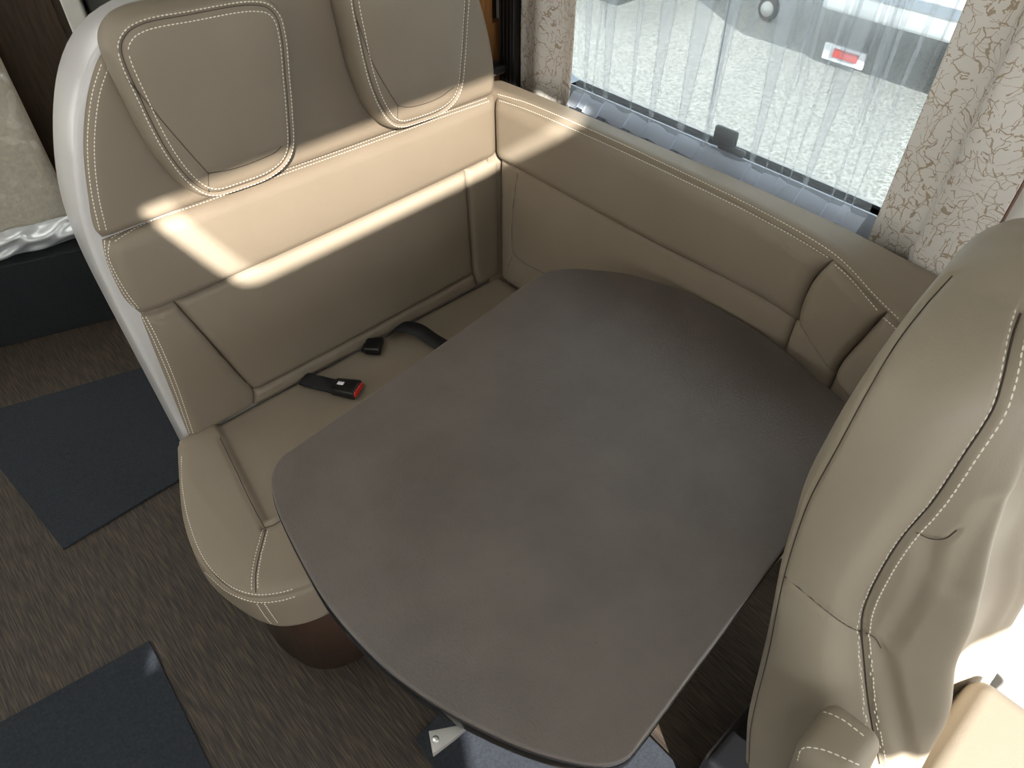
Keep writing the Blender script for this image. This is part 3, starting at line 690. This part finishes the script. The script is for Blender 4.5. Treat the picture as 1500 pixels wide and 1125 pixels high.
for k, t in enumerate(np.linspace(0, 1, 24)):
    c = top_c*(1-t)+bot_c*t; tang = np.gradient(c, axis=0); nn = np.stack([tang[:, 1], -tang[:, 0], 0*tang[:, 0]], 1); nn /= np.linalg.norm(nn, axis=1)[:, None]
    s_ = math.sqrt(max(0, 1-(1-min(1, t*24/3))**2))*math.sqrt(max(0, 1-(1-min(1, (1-t)*24/3))**2))
    rows.append(c - nn*0.006*s_*np.sign((nn*(c-np.array([0.6, 1.0, 0.4]))).sum(1).mean())*-1)
rows.append(bot_c*0.96+np.array([0.6, 1.0, 0.368])*0.04)
skirt = obj('seat_skirt', (np.vstack(rows), gridfaces(260, 25)), M['leather'], bench)
stitch(skirt, [(300, 838), (335, 868), (374, 882), (410, 880), (438, 872)], (0.0, ))
stitch(skirt, [(376, 884), (390, 905), (398, 914)], (0.0, )); stitch(skirt, [(387, 884), (400, 903), (408, 914)], (0.0, ))
pl_o = [(0.17, 1.30), (0.135, 1.10), (0.125, 0.95), (0.135, 0.90), (0.155, 0.85), (0.19, 0.815), (0.25, 0.795), (0.5, 0.79), (1.05, 0.79), (1.05, 1.30)]
pl_o = list(map(tuple, cr(np.array(pl_o[:8]), 40)))+pl_o[8:]
obj('plinth', prism(pl_o, 2, 0.0, 0.38, 0.0), M['plinth_wood'], bench)

# ------------------------------------------------------------------ side backrest along the window wall
SX = 1.065
side = thing('side_backrest', 'beige leather side backrest with stitched ledge below the window', 'backrest', (1.12, 0.65, 0.46))
Fc_ = [(1.300, .968), (1.225, .975), (1.05, .983), (.86, .988), (.54, .988), (.376, .973), (.30, .945), (.237, .921), (.18, .905)]
Fp = [np.array([SX, y, z]) for y, z in Fc_]
Wp = [np.array([x, y, z]) for x, y, z in ((1.150, 1.300, .958), (1.155, 1.1, .960), (1.162, .8, .962), (1.172, .45, .962), (1.174, .23, .955), (1.174, .18, .95))]
ledge = obj('ledge', patch(Fp, Wp, [Fp[0], Wp[0]], [Fp[-1], Wp[-1]], (0, 0, 1), 380, 60, 0.012, 0.022, 0.004, 0.05), M['leather'], side)
def seg(L, y0, y1, n=14):
    L = np.array([p for p in L]); o = np.argsort(L[:, 1]); return [np.array([np.interp(y, L[o, 1], L[o, 0]), y, np.interp(y, L[o, 1], L[o, 2])]) for y in np.linspace(y0, y1, n)]
Gp = [np.array([SX+0.004, y, z]) for y, z in ((1.235, .829), (.8, .829), (.394, .829), (.345, .80), (.296, .764), (.2, .70), (.17, .68))]
v1 = [PX(x, y, SX) for x, y in ((1172, 470), (1180, 440), (1197, 405), (1220, 381))]
v2 = [PX(x, y, SX) for x, y in ((1226, 549), (1235, 530), (1265, 495), (1300, 457))]
ym = [(1.214, 1.214), (v1[0][1], v1[-1][1]), (v2[0][1], v2[-1][1]), (0.19, 0.19)]
Fq = cr(np.array(Fp), 200); Gq = cr(np.array(Gp), 200)
mids = [None, v1, v2, None]; bands = []
for k in range(3):
    b0, b1 = seg(Gq, ym[k][0], ym[k+1][0]), seg(Fq, ym[k][1], ym[k+1][1])
    Lc = [b0[0]]+(mids[k][1:-1] if mids[k] else [])+[b1[0]]; Rc = [b0[-1]]+(mids[k+1][1:-1] if mids[k+1] else [])+[b1[-1]]
    bands.append(obj('side_band', patch(b0, b1, Lc, Rc, (-1, 0, 0.25), 200 if k == 0 else 50, 50, 0.020 if k != 1 else 0.022, 0.030 if k == 0 else 0.02, 0.006, 0.05), M['leather'], side))
low = []
ys = [1.214, 0.405, 0.300, 0.19]
for k in range(3):
    top = [p+np.array([0.012, 0, 0]) for p in seg(Gq, ys[k], ys[k+1])]; bot = [np.array([SX+0.016, y, 0.47]) for y in np.linspace(ys[k], ys[k+1], 8)]
    low.append(obj('side_lower_panel', patch(bot, top, [bot[0], top[0]], [bot[-1], top[-1]], (-1, 0, 0), 200 if k == 0 else 40, 90, 0.012, 0.02, 0.004, 0.04), M['leather'], side))
seam(low[0], [(757, 255), (751, 300), (749, 350), (752, 372), (765, 384), (790, 398), (806, 404)], 0.006, 0.003, 0.0006)
seam(low[0], [(751, 372), (744, 390), (743, 402)], 0.005, 0.002, 0.0005)
stitch(ledge, [(728, 140), (770, 152), (900, 208), (1000, 255), (1100, 304), (1180, 348), (1225, 378), (1250, 402), (1275, 430), (1300, 455), (1318, 472)], (0.003, ))
for b, p in zip(bands, ([(727, 146), (770, 160), (900, 217), (1000, 264), (1100, 313), (1180, 357), (1217, 380)], [(1222, 387), (1245, 408), (1270, 437), (1286, 456)], [(1290, 462), (1305, 475), (1315, 484)])):
    stitch(b, p, (0.0, ))

# ------------------------------------------------------------------ belts and buckles
def buckle(p, q, z, label, size=(0.044, 0.064, 0.023), red=True):
    p, q = np.array(p), np.array(q); d = (q-p)/np.linalg.norm(q-p); a = math.atan2(d[1], d[0])-math.pi/2
    R = np.array([[math.cos(a), -math.sin(a), 0], [math.sin(a), math.cos(a), 0], [0, 0, 1]])
    tl = math.radians(6); T = np.array([[1, 0, 0], [0, math.cos(tl), -math.sin(tl)], [0, math.sin(tl), math.cos(tl)]]); RR = R@T
    c = np.array([*(q-d*size[1]/2), z+size[2]/2])
    b = thing('seat_belt_buckle', label, 'belt buckle', (c[0], c[1], z), 'seat belt buckles')
    L = lambda v: c+RR@np.array(v)
    body = obj('buckle_body', rbox(c, size, 0.005, 3, rot=RR, taper=0.22), M['black_plastic'], b)
    if red:
        obj('release_button', rbox(L((0, size[1]/2-0.001, 0.001)), (size[0]*0.92, 0.007, size[2]*0.62), 0.002, 2, rot=RR), M['red'], b)
        obj('paper_label', rbox(L((-0.002, -0.012, size[2]/2+0.0002)), (0.010, 0.016, 0.0010), 0.0003, 1, rot=RR), M['white_label'], b)
    obj('strap', rbox((*(p+(q-d*size[1]-p)*0.5), z+0.008), (0.040, np.linalg.norm(q-d*size[1]-p)+0.012, 0.006), 0.002, 2, rot=R), M['black_web'], b)
    return b
buckle((0.458, 1.210), (0.527, 1.090), 0.477, 'black seat belt buckle with red button on the bench seat')
buckle((0.628, 1.210), (0.655, 1.180), 0.477, 'plain black seat belt buckle half tucked into the bench gap', (0.044, 0.042, 0.022), red=False)
bp = cr(np.array([(0.704, 1.214, 0.482), (0.725, 1.198, 0.499), (0.748, 1.165, 0.500), (0.766, 1.11, 0.484), (0.785, 1.03, 0.478), (0.80, 0.95, 0.478)]), 40)
wd = np.array([0.020, 0.008, 0.0]); sv = np.vstack([np.vstack([p-wd, p+wd, p+wd+np.array([0, 0, .002]), p-wd+np.array([0, 0, .002])]) for p in bp])
sf = [(4*i+k, 4*i+(k+1) % 4, 4*i+4+(k+1) % 4, 4*i+4+k) for i in range(39) for k in range(4)]
ws = obj('belt_strap', (sv-0, sf), M['black_web'], loc=(0.75, 1.15, 0.475))
tag(ws, 'black belt webbing arching over the bench seat towards the table', 'belt strap')

# ------------------------------------------------------------------ table
TZ = 0.77
tpx = [(397, 720), (396, 700), (400, 685), (413, 667), (430, 655), (560, 565), (680, 480), (795, 400), (815, 394), (840, 392), (870, 394), (920, 400), (1000, 425), (1080, 465), (1150, 512), (1200, 556)]
tw = [PZ(x, y, TZ)[:2] for x, y in tpx]
tw += [np.array(p) for p in ((1.012, 0.254), (0.997, 0.218), (0.968, 0.194), (0.924, 0.180))]
tw += [PZ(x, y, TZ)[:2] for x, y in ((1116, 850), (1030, 966), (937, 1092), (925, 1108), (905, 1119), (880, 1123), (840, 1118), (760, 1094), (640, 1034), (560, 975), (480, 888), (430, 802), (405, 748))]
tw = cr(np.array(tw), 320, closed=True)
tab = thing('dinette_table', 'dark grey laminate dinette table with rounded ends and black edge', 'table', (0.62, 0.5, 0.0))
TO = np.concatenate([tw, np.full((320, 1), TZ-0.004)], 1)
obj('table_top', ringsolid(TO, (0, 0, 1), [(0.004, -0.002), (0.0012, 0.0), (0.0014, 0.0028), (0.0035, 0.004), (0.006, 0.004)], 0.0, 6), M['table'], tab)
plain('edge_gloss', (0.010, 0.010, 0.011), 0.12)
EO = np.concatenate([tw, np.full((320, 1), TZ-0.034)], 1)
obj('edge_band', ringsolid(EO, (0, 0, 1), [(0.012, -0.002), (0.004, 0.0), (0.001, 0.003), (0.0, 0.008), (0.0, 0.024), (0.001, 0.028), (0.005, 0.0295)], 0.0, 4), M['edge_gloss'], tab)
ped = obj('pedestal', rbox((0.62, 0.52, 0.37), (0.10, 0.07, 0.70), 0.012), M['grey_metal'], tab)
obj('foot_plate', rbox((0.62, 0.52, 0.012), (0.42, 0.30, 0.022), 0.008), M['grey_metal'], tab)
obj('slide_frame', rbox((0.62, 0.52, 0.718), (0.46, 0.36, 0.030), 0.006), M['grey_metal'], tab)
bk = obj('corner_bracket', prism([tuple(PZ(x, y, 0.73)[:2]) for x, y in ((628, 1072), (634, 1106), (668, 1080), (690, 1060))], 2, 0.722, 0.7335, 0.001), M['grey_metal'], tab)
sc_ = PZ(638, 1083, 0.734); t_ = np.linspace(0, 2*math.pi, 16, endpoint=False)
obj('screw', ringsolid(np.stack([sc_[0]+0.0045*np.cos(t_), sc_[1]+0.0045*np.sin(t_), np.full(16, 0.7335)], 1), (0, 0, 1), [(0, 0), (0, 0.001), (0.001, 0.002)], 0.0004, 3), M['metal'], bk)

# ------------------------------------------------------------------ cab seat
cs = thing('cab_seat', 'cream leather cab seat with stitched bolsters and folded armrest beside the table', 'seat', (0.85, -0.1, 0.0))
XC = 0.85
zl = np.array([0.30, 0.42, 0.55, 0.65, 0.75, 0.83, 0.90, 0.97, 1.04, 1.10, 1.15, 1.175, 1.192, 1.203, 1.208])
pip_z = [.292, .418, .648, .825, .969, 1.074, 1.161, 1.20, 1.234, 1.245]; pip_y = [.032, .063, .096, .125, .139, .137, .134, .134, .136, .138]
ds_z = [.30, .504, .568, .629, .705, .752, .796, .879, .954, 1.025, 1.103, 1.172, 1.205, 1.23, 1.25]; ds_y = [-.17, -.106, -.071, -.040, -.0045, .016, .028, .037, .038, .034, .035, .037, .044, .058, .07]
cr_z = [.30, .49, .647, .73, .87, .93, 1.11, 1.2, 1.25]; cr_y = [-.18, -.150, -.124, -.092, -.066, -.042, -.004, .02, .06]
xp_z = [0.30, 1.06, 1.12, 1.155, 1.18, 1.198, 1.208]; xp_x = [0.600, 0.600, 0.615, 0.640, 0.675, 0.72, 0.77]
ctrl = []
for z in zl:
    py_, dy_, cy_ = np.interp(z, pip_z, pip_y), np.interp(z, ds_z, ds_y), np.interp(z, cr_z, cr_y)
    xp = np.interp(z, xp_z, xp_x); sq = (XC-xp)/(XC-0.60)
    X = lambda x: XC-(XC-x)*sq
    half = [(X(0.85), py_+0.030), (X(0.72), py_+0.028), (X(0.635), py_+0.020), (X(0.600), py_), (X(0.598), (py_*2+dy_)/3), (X(0.612), (py_+dy_*2)/3), (X(0.655), dy_), (X(0.675), dy_*0.45+cy_*0.55), (X(0.700), cy_), (X(0.735), cy_+0.012), (X(0.775), cy_+0.032), (X(0.85), cy_+0.040)]
    full = half+[(2*XC-x, y) for x, y in half[-2:0:-1]]
    ctrl.append([(x, y, z) for x, y in full])
ctrl = np.array(ctrl)
NU, NV = 640, 150
rowsf = np.array([cr(r, NU, closed=True) for r in ctrl])
# even spacing keeps neighbouring rows in step because the rows have alike shapes
zt = np.linspace(0, 1, NV)
G = np.zeros((NV, NU, 3))
kk = np.linspace(0, 1, len(zl))
for i in range(NU):
    G[:, i] = cr(rowsf[:, i], NV)
top_c = G[-1].mean(0)+np.array([0, 0, 0.014])
cap = [G[-1]*(1-t)+top_c*t+np.array([0, 0, 0.010*math.sin(t*math.pi/2)]) for t in (0.15, 0.35, 0.6, 0.85)]
Vv = np.vstack([G.reshape(-1, 3)]+cap+[top_c[None]+np.array([[0, 0, 0.010]])])
nr = NV+4; ff = gridfaces(NU, nr, closed=True)+[((nr-1)*NU+k, (nr-1)*NU+(k+1) % NU, nr*NU) for k in range(NU)]+[list(range(NU))[::-1]]
br_ = obj('backrest', (Vv, ff), M['leather_cab'], cs)
pip = [(1095, 1125), (1098, 1066), (1124, 954), (1147, 842), (1181, 738), (1225, 654), (1268, 573), (1310, 503), (1352, 449), (1395, 402)]
dsp = [(1289, 1122), (1280, 1075), (1272, 1027), (1266, 966), (1263, 927), (1267, 894), (1292, 839), (1325, 788), (1368, 738), (1414, 670), (1458, 601), (1472, 558), (1486, 490), (1497, 456)]
seam(br_, pip, 0.006, 0.003, 0.0008)
seam(br_, dsp, 0.0075, 0.0045, 0.0011)
seam(br_, [(1147, 845), (1180, 872), (1215, 900), (1245, 920), (1262, 927)], 0.006, 0.003, 0.0008)
stitch(br_, dsp, (-0.0095, 0.0095), step=0.0085, length=0.0062, w=0.0013)
seam(br_, [(1342, 783), (1362, 792), (1385, 792), (1402, 780)], 0.006, 0.004, 0.0006)
seam(br_, [(1266, 928), (1282, 938), (1290, 952)], 0.006, 0.004, 0.0006)
seam(br_, [(1364, 798), (1358, 835), (1335, 885), (1302, 940)], 0.022, 0.006, 0)
seam(br_, [(1292, 955), (1305, 1010), (1318, 1065), (1328, 1115)], 0.022, 0.006, 0)
seam(br_, [(1462, 745), (1430, 800), (1400, 860)], 0.03, 0.006, 0)
# armrest folded up against the side
ac = np.array([0.556, -0.060, 0.522])
ta = math.radians(-8); RA = np.array([[1, 0, 0], [0, math.cos(ta), -math.sin(ta)], [0, math.sin(ta), math.cos(ta)]])
ar = obj('armrest', rbox(ac, (0.098, 0.080, 0.30), 0.022, 6, rot=RA), M['leather_cab'], cs)
bvA = bvh_of(ar)
stitch(ar, [(1190, 1050), (1202, 1043), (1230, 1052), (1268, 1080)], (0.0, ), step=0.0085, length=0.0062, w=0.0013)
stitch(ar, [(1168, 1115), (1175, 1097), (1200, 1097), (1262, 1122)], (0.0, ), step=0.0085, length=0.0062, w=0.0013)
# cushion, shell and base
cu = obj('seat_cushion', rbox((0.80, -0.43, 0.35), (0.36, 0.56, 0.16), 0.035, 6), M['leather_cab'], cs)
stitch(cu, [(1422, 992), (1450, 998), (1498, 1012)], (0.0, ), step=0.0085, length=0.0062, w=0.0013)
seam(cu, [(1408, 1015), (1425, 1050), (1460, 1080), (1498, 1105)], 0.006, 0.003, 0.0007)
obj('seat_shell', rbox((0.92, -0.06, 0.285), (0.48, 0.26, 0.10), 0.02, 4), M['cream_shell'], cs)
obj('seat_base', rbox((0.82, -0.175, 0.115), (0.48, 0.55, 0.229), 0.02, 3), M['black_plastic'], cs)
